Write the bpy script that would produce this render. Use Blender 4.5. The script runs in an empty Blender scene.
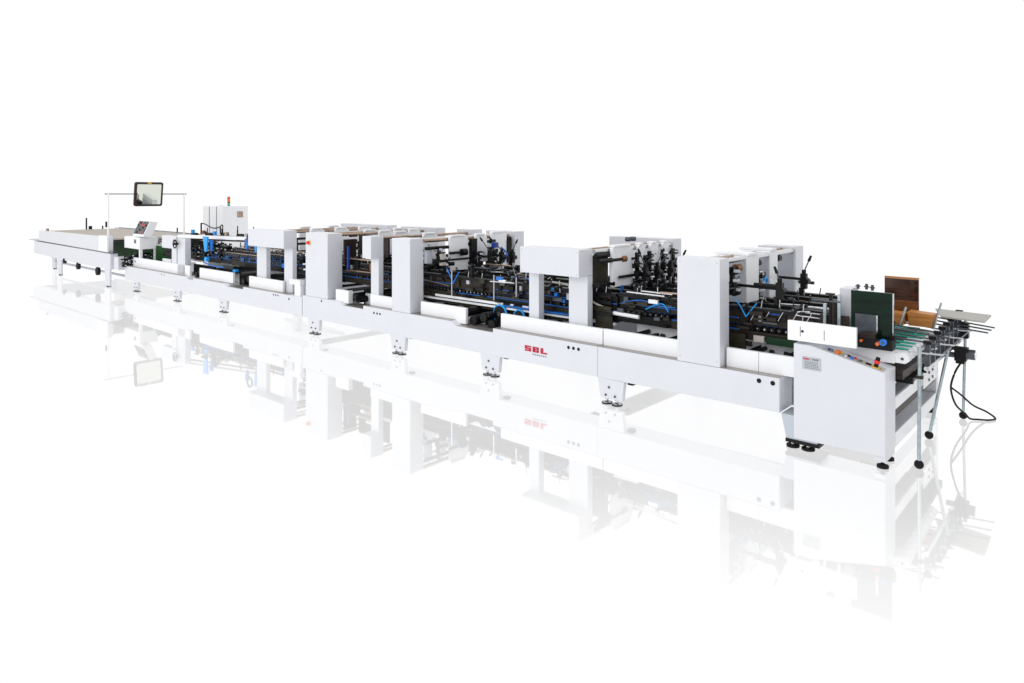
import bpy, bmesh, math, random
from mathutils import Vector, Matrix
random.seed(7)
scn = bpy.context.scene
C = scn.collection

# ------------------------------------------------------------------ camera
cam = bpy.data.objects.new('camera', bpy.data.cameras.new('camera'))
C.objects.link(cam)
cam.data.sensor_width = 36.0
cam.data.lens = 698.0 / 1024.0 * 36.0
cam.data.shift_y = -(341.5 - 195.0) / 1024.0
cam.data.clip_start = 0.05
cam.data.clip_end = 600
cam.location = (0, -6.15, 2.2)
cam.rotation_euler = (math.radians(90), 0, math.atan2(0.6659, 0.7460))
scn.camera = cam

# ------------------------------------------------------------------ world: evenly lit white studio, dimmer on the feeder side
world = bpy.data.worlds.new("World")
scn.world = world
world.use_nodes = True
wn, wl = world.node_tree.nodes, world.node_tree.links
wn.clear()
wo = wn.new('ShaderNodeOutputWorld')
bg = wn.new('ShaderNodeBackground')
tc = wn.new('ShaderNodeTexCoord')
sx = wn.new('ShaderNodeSeparateXYZ')
mr = wn.new('ShaderNodeMapRange')
mr.interpolation_type = 'SMOOTHSTEP'
mr.inputs['From Min'].default_value = 0.02
mr.inputs['From Max'].default_value = 0.75
mr.inputs['To Min'].default_value = 1.04
mr.inputs['To Max'].default_value = 0.84
wl.new(tc.outputs['Generated'], sx.inputs[0])
wl.new(sx.outputs['X'], mr.inputs['Value'])
bg.inputs['Color'].default_value = (1, 1, 1, 1)
wl.new(mr.outputs['Result'], bg.inputs['Strength'])
wl.new(bg.outputs[0], wo.inputs[0])

# ------------------------------------------------------------------ lamps: a row of unseen fill lights added to lift the front faces, behind the camera line
def area(name, loc, target, sx_, sy_, power, col=(1, 1, 1)):
    l = bpy.data.lights.new(name, 'AREA')
    l.shape = 'RECTANGLE'; l.size = sx_; l.size_y = sy_; l.energy = power; l.color = col
    o = bpy.data.objects.new(name, l); C.objects.link(o)
    o.location = loc
    o.rotation_euler = (Vector(target) - Vector(loc)).to_track_quat('-Z', 'Y').to_euler()
    return o
area('front_fill', (-4, -9.5, 5.0), (-4, 0, 0.8), 6, 3, 125)
area('front_fill', (-11, -9.5, 5.0), (-11, 0, 0.8), 6, 3, 125)
area('front_fill', (-18, -9.5, 5.0), (-18, 0, 0.8), 6, 3, 125)

scn.render.engine = 'CYCLES'
scn.view_settings.view_transform = 'Standard'
scn.view_settings.look = 'None'
scn.view_settings.exposure = 0
scn.view_settings.gamma = 1
scn.cycles.max_bounces = 10
scn.cycles.transparent_max_bounces = 12

# ------------------------------------------------------------------ materials
def mat(name, col, rough=0.4, metal=0.0, var=0.0, scale=8.0, spec=0.5, coat=0.0, grain=None):
    m = bpy.data.materials.new(name); m.use_nodes = True
    nt = m.node_tree; n = nt.nodes; l = nt.links
    b = n['Principled BSDF']
    b.inputs['Base Color'].default_value = (*col, 1)
    b.inputs['Roughness'].default_value = rough
    b.inputs['Metallic'].default_value = metal
    b.inputs['Specular IOR Level'].default_value = spec
    b.inputs['Coat Weight'].default_value = coat
    if var > 0:
        t = n.new('ShaderNodeTexCoord'); no = n.new('ShaderNodeTexNoise')
        no.inputs['Scale'].default_value = scale; no.inputs['Detail'].default_value = 5
        src = t.outputs['Object']
        if grain:
            mp = n.new('ShaderNodeMapping'); mp.inputs['Scale'].default_value = grain
            l.new(src, mp.inputs[0]); src = mp.outputs[0]
        l.new(src, no.inputs['Vector'])
        r = n.new('ShaderNodeMapRange')
        r.inputs['From Min'].default_value = 0.3; r.inputs['From Max'].default_value = 0.7
        r.inputs['To Min'].default_value = 1 - var; r.inputs['To Max'].default_value = 1 + var
        l.new(no.outputs['Fac'], r.inputs['Value'])
        mx = n.new('ShaderNodeVectorMath'); mx.operation = 'SCALE'
        mx.inputs[0].default_value = col
        l.new(r.outputs[0], mx.inputs['Scale'])
        l.new(mx.outputs[0], b.inputs['Base Color'])
        r2 = n.new('ShaderNodeMapRange')
        r2.inputs['To Min'].default_value = max(0.02, rough - 0.1); r2.inputs['To Max'].default_value = min(1, rough + 0.12)
        l.new(no.outputs['Fac'], r2.inputs['Value']); l.new(r2.outputs[0], b.inputs['Roughness'])
    return m

M = dict(
    white=mat('white_paint', (0.70, 0.715, 0.765), 0.34, 0, 0.014, 3.0, coat=0.12),
    bright=mat('bright_white_paint', (0.90, 0.91, 0.94), 0.38, 0, 0.01, 4.0),
    shaded_leg=mat('shaded_leg_paint', (0.50, 0.55, 0.61), 0.4),  # leg white with the end-face shade put into the colour
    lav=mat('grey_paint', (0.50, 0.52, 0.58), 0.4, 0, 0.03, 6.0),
    black=mat('black_steel', (0.006, 0.006, 0.007), 0.42, 0, 0.4, 30, spec=0.22),
    brown=mat('oiled_brown_steel', (0.026, 0.018, 0.014), 0.42, 0, 0.45, 12, grain=(1, 1, 6), spec=0.25),
    olive=mat('olive_steel', (0.030, 0.027, 0.016), 0.45, 0, 0.5, 9, spec=0.25),
    ledge=mat('brushed_ledge', (0.36, 0.33, 0.32), 0.35, 0.6, 0.15, 5, grain=(1, 12, 1)),
    chrome=mat('chrome', (0.62, 0.63, 0.65), 0.18, 1.0, 0.1, 40),
    bronze=mat('bronzed_bar', (0.42, 0.31, 0.24), 0.25, 0.9, 0.25, 6),
    cap=mat('copper_cap', (0.24, 0.10, 0.035), 0.4, 0.3, 0.2, 20),
    steel=mat('grey_steel', (0.075, 0.085, 0.10), 0.35, 0.4, 0.25, 15),
    zinc=mat('zinc_tube', (0.42, 0.50, 0.52), 0.3, 0.8, 0.15, 20),
    blue=mat('blue_belt', (0.01, 0.16, 0.60), 0.5, 0, 0.2, 10),
    cyan=mat('bright_blue_plastic', (0.005, 0.34, 0.85), 0.4, 0, 0.1, 10),
    teal=mat('teal_belt', (0.0, 0.36, 0.27), 0.55, 0, 0.15, 14),
    green=mat('green_belt', (0.003, 0.052, 0.006), 0.55, 0, 0.6, 3, spec=0.2),
    gboard=mat('green_board', (0.002, 0.014, 0.008), 0.08, 0, 0.6, 3, grain=(1, 1, 4), spec=0.2),
    bboard=mat('brown_board', (0.05, 0.018, 0.008), 0.10, 0, 0.5, 5, grain=(1, 1, 8), spec=0.5, coat=0.1),
    amber=mat('amber_band', (0.16, 0.055, 0.015), 0.2, 0, 0.3, 5, grain=(1, 1, 8)),
    wood=mat('orange_board', (0.50, 0.20, 0.045), 0.45, 0, 0.25, 4, grain=(1, 1, 14)),
    grey=mat('grey_board', (0.42, 0.41, 0.38), 0.6, 0, 0.06, 10),
    beige=mat('beige_belt', (0.46, 0.42, 0.37), 0.7, 0, 0.07, 5),
    strip=mat('beige_plate', (0.52, 0.49, 0.45), 0.5, 0, 0.08, 18),
    rubber=mat('black_rubber', (0.008, 0.008, 0.008), 0.7, 0, 0.2, 20, spec=0.25),
    red=mat('red_plastic', (0.75, 0.03, 0.02), 0.35),
    orange=mat('orange_plastic', (0.85, 0.16, 0.02), 0.35),
    yellow=mat('yellow_plastic', (0.85, 0.52, 0.02), 0.4),
    dblue=mat('navy_plastic', (0.01, 0.05, 0.35), 0.4),
    dgreen=mat('dark_green_paint', (0.004, 0.035, 0.012), 0.4, spec=0.25),
    logo=mat('red_print', (0.50, 0.004, 0.045), 0.5),
    print=mat('grey_print', (0.16, 0.17, 0.19), 0.6),
    label=mat('silver_label', (0.50, 0.53, 0.56), 0.35, 0.2, 0.08, 30),
    mirror=mat('mirror_glass', (0.86, 0.89, 0.80), 0.03, 1.0),
    screen=mat('dark_screen', (0.03, 0.03, 0.035), 0.2, 0, 0.3, 30),
)

def floor_mat():
    m = bpy.data.materials.new('glass_floor'); m.use_nodes = True
    n, l = m.node_tree.nodes, m.node_tree.links
    n.clear()
    o = n.new('ShaderNodeOutputMaterial'); mx = n.new('ShaderNodeMixShader')
    t = n.new('ShaderNodeBsdfTransparent'); g = n.new('ShaderNodeBsdfGlossy')
    t.inputs['Color'].default_value = (1, 1, 1, 1); g.inputs['Color'].default_value = (1, 1, 1, 1)
    g.inputs['Roughness'].default_value = 0.03
    f = n.new('ShaderNodeFresnel'); f.inputs['IOR'].default_value = 1.68
    q = n.new('ShaderNodeMapRange'); q.interpolation_type = 'SMOOTHSTEP'       # coated glass: weak seen steeply, strong at grazing angles
    q.inputs['From Min'].default_value = 0.085; q.inputs['From Max'].default_value = 0.21
    q.inputs['To Min'].default_value = 0.0; q.inputs['To Max'].default_value = 0.35
    l.new(f.outputs[0], q.inputs['Value']); l.new(q.outputs[0], mx.inputs[0]); l.new(t.outputs[0], mx.inputs[1]); l.new(g.outputs[0], mx.inputs[2])
    l.new(mx.outputs[0], o.inputs[0])
    return m

# ------------------------------------------------------------------ mesh helpers
class MB:
    def __init__(s): s.bm = bmesh.new(); s.extra = []
    def use(s, m):            # faces added from here on take another material
        s.extra.append((len(s.bm.faces), m)); return s
    def _v(s, vs): return [s.bm.verts.new(v) for v in vs]
    def box(s, x0, x1, y0, y1, z0, z1, bev=0.0):
        if x0 > x1: x0, x1 = x1, x0
        if y0 > y1: y0, y1 = y1, y0
        if z0 > z1: z0, z1 = z1, z0
        v = s._v([(x0,y0,z0),(x1,y0,z0),(x1,y1,z0),(x0,y1,z0),(x0,y0,z1),(x1,y0,z1),(x1,y1,z1),(x0,y1,z1)])
        fs = [s.bm.faces.new([v[i] for i in f]) for f in ((3,2,1,0),(4,5,6,7),(0,1,5,4),(1,2,6,5),(2,3,7,6),(3,0,4,7))]
        if bev > 0:
            es = list({e for f in fs for e in f.edges})
            bmesh.ops.bevel(s.bm, geom=es, offset=bev, segments=2, profile=0.7, affect='EDGES')
        return s
    def obox(s, p0, p1, w, h, up=(0,0,1)):     # a square bar between two points
        p0, p1 = Vector(p0), Vector(p1); d = (p1-p0).normalized(); u = Vector(up)
        if abs(d.dot(u)) > 0.98: u = Vector((0,1,0))
        a = d.cross(u).normalized()*w/2; b = a.cross(d).normalized()*h/2
        v = s._v([p0-a-b,p0+a-b,p0+a+b,p0-a+b,p1-a-b,p1+a-b,p1+a+b,p1-a+b])
        for f in ((3,2,1,0),(4,5,6,7),(0,1,5,4),(1,2,6,5),(2,3,7,6),(3,0,4,7)): s.bm.faces.new([v[i] for i in f])
        return s
    def cyl(s, p0, p1, r, r2=None, n=14):
        p0, p1 = Vector(p0), Vector(p1); d = (p1-p0).normalized()
        u = Vector((0,0,1)) if abs(d.z) < 0.9 else Vector((1,0,0))
        a = d.cross(u).normalized(); b = d.cross(a)
        r2 = r if r2 is None else r2
        A = s._v([p0+(a*math.cos(2*math.pi*i/n)+b*math.sin(2*math.pi*i/n))*r for i in range(n)])
        B = s._v([p1+(a*math.cos(2*math.pi*i/n)+b*math.sin(2*math.pi*i/n))*r2 for i in range(n)])
        for i in range(n):
            f = s.bm.faces.new([A[i],A[(i+1)%n],B[(i+1)%n],B[i]]); f.smooth = True
        c0 = s.bm.faces.new(A[::-1]); c1 = s.bm.faces.new(B)
        for e in list(c0.edges)+list(c1.edges): e.smooth = False
        return s
    def tube(s, pts, r, n=8):
        pts = [Vector(p) for p in pts]; rings = []
        for i, p in enumerate(pts):
            d = (pts[min(i+1,len(pts)-1)]-pts[max(i-1,0)]).normalized()
            u = Vector((0,0,1)) if abs(d.z) < 0.9 else Vector((1,0,0))
            a = d.cross(u).normalized(); b = d.cross(a)
            rings.append(s._v([p+(a*math.cos(2*math.pi*k/n)+b*math.sin(2*math.pi*k/n))*r for k in range(n)]))
        for A,B in zip(rings, rings[1:]):
            for k in range(n):
                f = s.bm.faces.new([A[k],A[(k+1)%n],B[(k+1)%n],B[k]]); f.smooth = True
        s.bm.faces.new(rings[0][::-1]); s.bm.faces.new(rings[-1])
        return s
    def ring(s, c, axis, R, r, n=28, m=8):
        c = Vector(c); d = Vector(axis).normalized()
        u = Vector((0,0,1)) if abs(d.z) < 0.9 else Vector((1,0,0))
        a = d.cross(u).normalized(); b = d.cross(a); rs = []
        for i in range(n):
            t = 2*math.pi*i/n; e = a*math.cos(t)+b*math.sin(t)
            rs.append(s._v([c+e*(R+r*math.cos(2*math.pi*k/m))+d*(r*math.sin(2*math.pi*k/m)) for k in range(m)]))
        for i in range(n):
            A,B = rs[i], rs[(i+1)%n]
            for k in range(m):
                f = s.bm.faces.new([A[k],A[(k+1)%m],B[(k+1)%m],B[k]]); f.smooth = True
        return s
    def ball(s, c, r, sc=(1,1,1)):
        mtx = Matrix.Translation(c) @ Matrix.Diagonal((*sc,1))
        q = bmesh.ops.create_uvsphere(s.bm, u_segments=16, v_segments=10, radius=r, matrix=mtx)
        for v in q['verts']:
            for f in v.link_faces: f.smooth = True
        return s
    def prism(s, pts, axis, a, b, bev=0.0):     # polygon pts in the two other axes, extruded along axis from a to b
        def mk(p, t):
            return {'x': (t,p[0],p[1]), 'y': (p[0],t,p[1]), 'z': (p[0],p[1],t)}[axis]
        A = s._v([mk(p,a) for p in pts]); B = s._v([mk(p,b) for p in pts]); n = len(pts)
        fs = [s.bm.faces.new(A[::-1]), s.bm.faces.new(B)]
        for i in range(n): fs.append(s.bm.faces.new([A[i],A[(i+1)%n],B[(i+1)%n],B[i]]))
        bmesh.ops.recalc_face_normals(s.bm, faces=fs)
        if bev > 0:
            bmesh.ops.bevel(s.bm, geom=list({e for f in fs for e in f.edges}), offset=bev, segments=2, profile=0.7, affect='EDGES')
        return s
    def rot(s, c, axis, ang):
        bmesh.ops.rotate(s.bm, verts=s.bm.verts[:], cent=c, matrix=Matrix.Rotation(ang, 3, axis)); return s
    def build(s, name, m, parent=None, label=None, kind=None):
        s.bm.faces.ensure_lookup_table()
        for k, (st_, _) in enumerate(s.extra):
            for f in s.bm.faces[st_:]: f.material_index = k+1
        bmesh.ops.recalc_face_normals(s.bm, faces=s.bm.faces[:])
        vs = s.bm.verts
        lo = Vector([min(v.co[i] for v in vs) for i in range(3)]); hi = Vector([max(v.co[i] for v in vs) for i in range(3)])
        c = (lo+hi)/2
        for v in vs: v.co -= c
        me = bpy.data.meshes.new(name); s.bm.to_mesh(me); s.bm.free()
        me.materials.append(M[m] if isinstance(m, str) else m)
        for _, m2 in s.extra: me.materials.append(M[m2])
        o = bpy.data.objects.new(name, me); C.objects.link(o)
        o['_w'] = tuple(c)
        w = Vector(parent['_w']) if parent else Vector((0,0,0))
        o.parent = parent; o.location = c - w
        if label: o['label'] = label
        if kind: o['kind'] = kind
        return o

def B(name, m, parent, x0, x1, y0, y1, z0, z1, bev=0.0, label=None):
    return MB().box(x0,x1,y0,y1,z0,z1,bev).build(name, m, parent, label)

def thing(name, label, cat, loc, group=None):
    o = bpy.data.objects.new(name, None); C.objects.link(o); o.location = loc; o.empty_display_size = 0.2
    o['label'] = label; o['category'] = cat; o['_w'] = tuple(loc)
    if group: o['group'] = group
    return o

# ------------------------------------------------------------------ the setting
fl = MB(); fl.bm.faces.new(fl._v([(-220,-220,0),(220,-220,0),(220,220,0),(-220,220,0)]))
fo = fl.build('floor', floor_mat()); fo['kind'] = 'structure'

# ------------------------------------------------------------------ shared part builders
R = random.Random(11)
def leg(root, xc, y=0.0, wide=0.16):
    l = MB().prism([(xc-wide,0.262),(xc+wide,0.262),(xc+wide-0.022,0.058),(xc-wide+0.035,0.058)], 'y', y+0.003, y+0.055, 0.003).build('leg', 'white', root)
    for dx, z in ((-0.06,0.095),(0.055,0.095),(-0.02,0.18)):
        MB().cyl((xc+dx,y-0.007,z),(xc+dx,y+0.003,z),0.012,n=8).build('bolt', 'steel', l)
    for dx in (-0.062, 0.062):
        f = MB().cyl((xc+dx,y+0.03,0.0),(xc+dx,y+0.03,0.014),0.058,n=20)
        f.use('chrome').cyl((xc+dx,y+0.03,0.014),(xc+dx,y+0.03,0.028),0.052,0.02,n=20).cyl((xc+dx,y+0.03,0.030),(xc+dx,y+0.03,0.075),0.013,n=8).cyl((xc+dx,y+0.03,0.046),(xc+dx,y+0.03,0.056),0.024,n=6)
        f.build('levelling_foot', 'rubber', l)
    B('cross_tie', 'black', root, xc+wide+0.005, xc+wide+0.07, y+0.06, y+0.12, 0.228, 0.262)
    return l

def holes(root, xs, z, y=0.0, r=0.018):
    for x in xs:
        MB().cyl((x,y-0.003,z),(x,y+0.01,z),r,n=16).build('cable_hole', 'rubber', root)

def column(root, x0, x1, y0, y1, z0=0.588, z1=1.6, name='column', bev=0.008):
    return B(name, 'white', root, x0, x1, y0, y1, z0, z1, bev)

def one_roller(m, x, y, z):
    return m.cyl((x,y-0.032,z),(x,y+0.028,z),0.021,n=12)
def rail(root, x0, x1, y, lower=True, upper=True, seed=0, mats=('brown','brown'), zl=0.79, light=False, rest=None):
    r = random.Random(seed*131+int(y*100))
    x = x0
    while x < x1-0.01:
        xe = min(x1, x+r.uniform(0.45,1.0)); xe = x1 if x1-xe < 0.25 else xe
        if lower:
            h = r.choice((0.085,0.075,0.06)); dz = r.choice((0,0,0.012))
            p = MB().box(x,xe-0.006,y-0.010,y+0.010,zl+dz,zl+0.085).box(x,xe-0.006,y-0.028,y+0.028,zl+0.085,zl+0.097).build('conveyor_rail', r.choice((mats[0],'black','black','olive')), root)
            if r.random() < 0.7: MB().box(x+0.01,xe-0.01,y-0.024,y+0.02,zl+0.101,zl+0.108).build('belt', 'blue', p)
            kind = r.random()
            n = int((xe-x-0.02)/0.068)
            for i in range(n):
                xx = xe-0.03-0.068*i; zz = zl+0.135+r.uniform(-0.002,0.002)
                if kind < 0.7:
                    if rest is None:
                        MB().cyl((xx,y-0.032,zz),(xx,y+0.028,zz),0.021,n=12).use('steel' if r.random() < 0.4 else 'chrome').cyl((xx,y-0.038,zz),(xx,y-0.032,zz),r.choice((0.004,0.006,0.008)),n=8).build('roller', 'black', root)
                    else: rest.append((xx,y,zz))
            if kind >= 0.7:
                B('cover_strip', r.choice(('black','brown')), p, x+0.01, xe-0.01, y-0.02, y-0.012, zl+0.112, zl+0.16)
                MB().cyl((x+0.02,y-0.05,zl+0.13),(xe-0.02,y-0.05,zl+0.13),0.008,n=8).build('guide_rod', 'steel', p)
        if upper:
            z = zl+0.165; hh = r.choice((0.13,0.13,0.10))
            p = MB().box(x,xe-0.006,y-0.009,y+0.009,z,z+hh).build('upper_rail', r.choice((mats[1],'black')), root)
            MB().box(x,xe-0.006,y-0.045,y+0.045,z+0.132,z+0.165).build('top_bar', 'black', p)
            if r.random() < 0.6: MB().box(x,xe-0.01,y-0.020,y-0.010,z+0.045,z+0.052).build('belt', 'blue', p)
            if r.random() < 0.5: MB().cyl((x+0.03,y-0.055,z+0.02+r.uniform(0,0.08)),(xe-0.05,y-0.055,z+0.02+r.uniform(0,0.08)),0.006,n=8).build('guide_rod', r.choice(('chrome','bronze','steel')), p)
            xx = x+0.06
            while xx < xe-0.06:
                w = r.uniform(0.02,0.06)
                MB().box(xx,xx+w,y-r.uniform(0.022,0.05),y-0.009,z+0.06+r.uniform(-0.04,0.02),z+0.10+r.uniform(-0.01,0.05)).build('bearing_block', r.choice(('black','black','steel','lav','olive')), p)
                if r.random() < 0.35: MB().cyl((xx+w/2,y-0.03,z+0.14),(xx+w/2+0.02,y-0.04,z+0.24),0.006,n=8).build('pin', 'chrome', p)
                xx += w+r.uniform(0.08,0.25)
        x = xe
    if light: MB().box(x0,x1,y-0.075,y-0.035,zl-0.012,zl+0.010).build('guide_strip', 'bright', root)
def rest_rollers(root, pts):
    m = MB()
    for x, y, z in pts: m.cyl((x,y-0.032,z),(x,y+0.028,z),0.021,n=8)
    m.build('roller', 'black', root, kind='stuff')

def shafts(root, xs, z=0.70, y0=0.17, y1=1.92, r=0.022, m='black', name='cross_shaft'):
    for x in xs: MB().cyl((x,y0,z),(x,y1,z),r,n=10).build(name, m, root)

def link(root, x, y, dx=0.3, dy=0.7, z0=0.62, z1=0.78):
    MB().obox((x,y,z0),(x+dx,y+dy,z1),0.04,0.03).build('link_arm', 'black', root)

def bar(root, x, z, y0, y1, r=0.018, m='bronze', name='cross_bar'):
    return MB().cyl((x,y0,z),(x,y1,z),r,n=14).build(name, m, root)

def stub(root, x, z, y0, y1, r=0.02, R_=0.034, cap='black', m='black'):
    s = MB().cyl((x,y0,z),(x,y1,z),r,n=12).build('roller_shaft', m, root)
    MB().cyl((x,y1-0.09,z),(x,y1,z),R_,n=16).build('collar', cap, s)

def plate(root, x0, x1, y0, y1, z0=1.10, z1=1.585, cap=True):
    p = MB().prism([(y0,z0),(y1,z0),(y1,z1-0.03),(y1-0.03,z1),(y0+0.01,z1),(y0,z1-0.01)], 'x', x0, x1, 0.004).build('carrier_plate', 'bright', root)
    if cap:
        MB().box(x0-0.03,x1+0.012,y0+0.02,y1-0.06,z1+0.002,z1+0.028,0.006).build('saddle', 'bright', p)
    return p

def clamp(root, x, y, arm=-0.35, z=1.30, lever=(0.02,-0.10,0.2)):
    c = MB().box(x-0.03,x+0.03,y-0.028,y+0.028,z-0.10,z+0.06).box(x-0.04,x-0.01,y-0.04,y+0.02,z-0.15,z-0.09)
    c.cyl((x,y,z+0.02),(x,y,z+0.10),0.022,n=12).cyl((x+0.02,y-0.03,z-0.02),(x+0.02,y+0.05,z-0.02),0.035,n=14)
    c = c.build('clamp', 'black', root)
    MB().cyl((x,y,z-0.21),(x,y,z-0.10),0.010,n=10).build('spindle', 'chrome', c)
    MB().obox((x,y,z),(x+arm,y,z+0.004),0.026,0.026).build('clamp_arm', 'black', c)
    e = (x+lever[0], y+lever[1], z+0.08+lever[2])
    MB().cyl((x,y,z+0.08),e,0.007,n=8).build('lever', 'steel', c)
    d = (Vector(e)-Vector((x,y,z+0.08))).normalized()
    MB().cyl(Vector(e)-d*0.03,Vector(e)+d*0.035,0.016,0.011,n=10).build('knob', 'rubber', c)

def drive_block(root, x, y, z, seed=0):
    r = random.Random(seed)
    b = MB().box(x-0.015,x+0.02,y-0.022,y+0.022,z-0.14,z+0.12)
    for i in range(4):
        xx, yy, zz = x+r.uniform(-0.02,0.04), y+r.uniform(-0.04,0.04), z+r.uniform(-0.13,0.11)
        w = r.uniform(0.012,0.034)
        if r.random() < 0.5: b.box(xx-w,xx+w,yy-w*1.6,yy+w*1.6,zz-w,zz+w)
        else: b.cyl((xx,yy-0.07,zz),(xx,yy+0.07,zz),w,n=12)
    b.use(r.choice(('chrome','lav','bright')))
    for i in range(3):
        zz = z-0.10+0.09*i; b.cyl((x+0.02,y+r.uniform(-0.04,0.04),zz),(x+0.075,y,zz),r.uniform(0.008,0.018),n=8)
    b.use('steel').cyl((x+0.03,y-0.12,z+r.uniform(-0.1,0.1)),(x+0.03,y+0.10,z+r.uniform(-0.1,0.1)),0.008,n=8)
    b.build('drive_block', 'black', root)

def hose(root, pts, r=0.008, m='cyan', name='air_hose'):
    # smooth the polyline with a Catmull-Rom pass
    P = [Vector(p) for p in pts]; out = []
    for i in range(len(P)-1):
        a = P[max(i-1,0)]; b = P[i]; c = P[i+1]; d = P[min(i+2,len(P)-1)]
        for k in range(6):
            t = k/6
            out.append(0.5*((2*b)+(c-a)*t+(2*a-5*b+4*c-d)*t*t+(3*b-a-3*c+d)*t**3))
    out.append(P[-1])
    MB().tube(out, r).build(name, m, root)

def beam(root, prof, y0=0.0, y1=0.16, name='side_beam'):
    return MB().prism(prof, 'y', y0, y1, 0.005).build(name, 'white', root)

def ledge(root, x0, x1, z, y0=0.012, y1=0.3):
    B('ledge', 'ledge', root, x0, x1, y0, y1, z, z+0.004)

def panel(root, x0, x1, z0, z1, y0=0.10, y1=0.14):
    B('guard_panel', 'bright', root, x0, x1, y0, y1, z0, z1, 0.0015)

def rear_beam(root, x0, x1):
    B('reflection_pan', 'bright', root, x0+0.02, x1-0.35, 0.31, 1.94, 0.275, 0.285)  # added white pan, keeps dark undersides out of the floor reflection
    B('rear_beam', 'white', root, x0, x1, 1.95, 2.12, 0.26, 0.585, 0.004)
    B('rear_panel', 'bright', root, x0+0.01, x1-0.01, 1.97, 2.0, 0.588, 0.80, 0.003)

# ================================================================== FRONT SECTION (next to the feeder)
fs = thing('machine_section', 'white section with one tall column beside the feeder, nearest of the long line', 'machine', (-3.3, 1.0, 0), 'sections of the folding line')
beam(fs, [(-4.266,0.262),(-2.335,0.282),(-2.335,0.585),(-4.266,0.585)], 0, 0.30)
ledge(fs, -4.26, -3.335, 0.586, 0.004); ledge(fs, -2.885, -2.34, 0.586, 0.004)
ledge(fs, -2.34, -2.0, 0.556, 0.3, 0.42)
rear_beam(fs, -4.26, -1.95)
column(fs, -3.33, -2.89, 0.0, 0.20)
for x in (-3.30,-2.92):
    for z in (0.64,1.56): MB().cyl((x,-0.0025,z),(x,0.002,z),0.006,n=10).build('screw', 'lav', fs)
column(fs, -3.33, -2.89, 1.95, 2.2, 0.59, 1.61, 'rear_column')
panel(fs, -4.26, -3.335, 0.59, 0.762)
panel(fs, -2.87, -2.565, 0.59, 0.765); panel(fs, -2.56, -1.95, 0.59, 0.765)
holes(fs, (-2.518, -2.394), 0.533, r=0.021)
MB().prism([(-2.325,0.281),(-2.0,0.281),(-2.02,0.058),(-2.278,0.058)], 'y', 0.012, 0.26, 0.004).build('leg', 'shaded_leg', fs); B('foot_plate', 'black', fs, -2.285, -2.0, 0.004, 0.25, 0.044, 0.075, 0.003)
for x in (-2.235,-2.105): MB().cyl((x,0.05,0),(x,0.05,0.018),0.055,n=20).use('chrome').cyl((x,0.05,0.018),(x,0.05,0.044),0.02,n=10).build('levelling_foot', 'rubber', fs)
leg(fs, -2.13, 1.98)
fs_rest = []
for y, s in ((0.42,1),(0.74,2),(1.1,3),(1.45,4),(1.75,5)):
    rail(fs, -4.25, -1.98 if y < 1 else -2.1, y, seed=s, rest=None if y < 0.8 else fs_rest)
rest_rollers(fs, fs_rest)
shafts(fs, (-4.0,-3.6,-3.1,-2.7,-2.4), 0.70)
for x in (-4.0,-3.6,-2.9,-2.55): link(fs, x, 0.35)
for x in (-3.75,-2.75): link(fs, x, 0.9)
B('gear_plate', 'olive', fs, -2.98, -2.80, 0.36, 0.38, 0.60, 0.86)
B('switch_box', 'strip', fs, -2.72, -2.62, 0.36, 0.40, 0.80, 0.86, 0.003)
B('green_cover', 'dgreen', fs, -2.60, -2.1, 0.37, 0.40, 0.79, 0.86, 0.003)
bar(fs, -2.93, 1.565, 0.2, 1.96, 0.027, 'chrome'); bar(fs, -3.06, 1.575, 0.2, 1.96, 0.02); bar(fs, -3.20, 1.56, 0.2, 1.96, 0.02, 'chrome')
plate(fs, -3.22, -2.90, 0.63, 0.93, 1.115, 1.585); B('shade_plate', 'lav', fs, -3.21, -2.91, 0.622, 0.628, 1.12, 1.53)  # grey sheet carries the shade of the carrier's operator-side face in its colour
plate(fs, -3.22, -2.90, 1.22, 1.44, 1.10, 1.60); B('shade_plate', 'lav', fs, -3.21, -2.91, 1.212, 1.218, 1.11, 1.55); B('shade_plate', 'lav', fs, -3.30, -2.92, 1.942, 1.948, 1.02, 1.55)  # same painted shade on the second carrier and the rear column
stub(fs, -2.95, 1.475, 0.2, 0.56, 0.022, 0.040, 'cap'); stub(fs, -2.95, 1.245, 0.2, 0.52, 0.022, 0.042)
stub(fs, -2.95, 1.49, 0.86, 1.05); stub(fs, -2.95, 1.38, 0.86, 1.10, 0.02, 0.032, 'chrome'); stub(fs, -2.95, 1.50, 1.42, 1.62)
drive_block(fs, -2.96, 0.42, 1.37, 3); drive_block(fs, -2.93, 0.36, 1.38, 8); drive_block(fs, -2.95, 1.00, 1.30, 4); drive_block(fs, -2.95, 1.02, 1.22, 14)
MB().ring((-2.88,1.06,1.30),(1,0,0),0.035,0.012).build('pulley', 'cyan', fs)
clamp(fs, -2.522, 0.5, -0.42, 1.305, (-0.03,-0.02,0.10))
clamp(fs, -2.625, 1.45, -0.30, 1.305, (0.05,0.03,0.14))
MB().cyl((-2.77,0.5,1.326),(-2.50,0.5,1.326),0.022,n=12).build('collar', 'black', fs)
hose(fs, [(-2.90,0.34,1.20),(-2.84,0.35,1.12),(-2.79,0.35,1.03)], 0.006); hose(fs, [(-2.68,0.34,1.17),(-2.73,0.35,1.11),(-2.79,0.35,1.03)], 0.006)
MB().cyl((-2.90,2.05,1.20),(-2.72,2.05,1.20),0.018,n=12).build('side_pin', 'brown', fs)
hose(fs, [(-4.2,0.37,1.02),(-3.95,0.36,1.07),(-3.7,0.36,1.03),(-3.4,0.36,1.04)], 0.006, 'blue'); hose(fs, [(-3.9,0.36,0.98),(-3.7,0.35,1.06),(-3.62,0.35,0.98)], 0.006, 'cyan')
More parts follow.
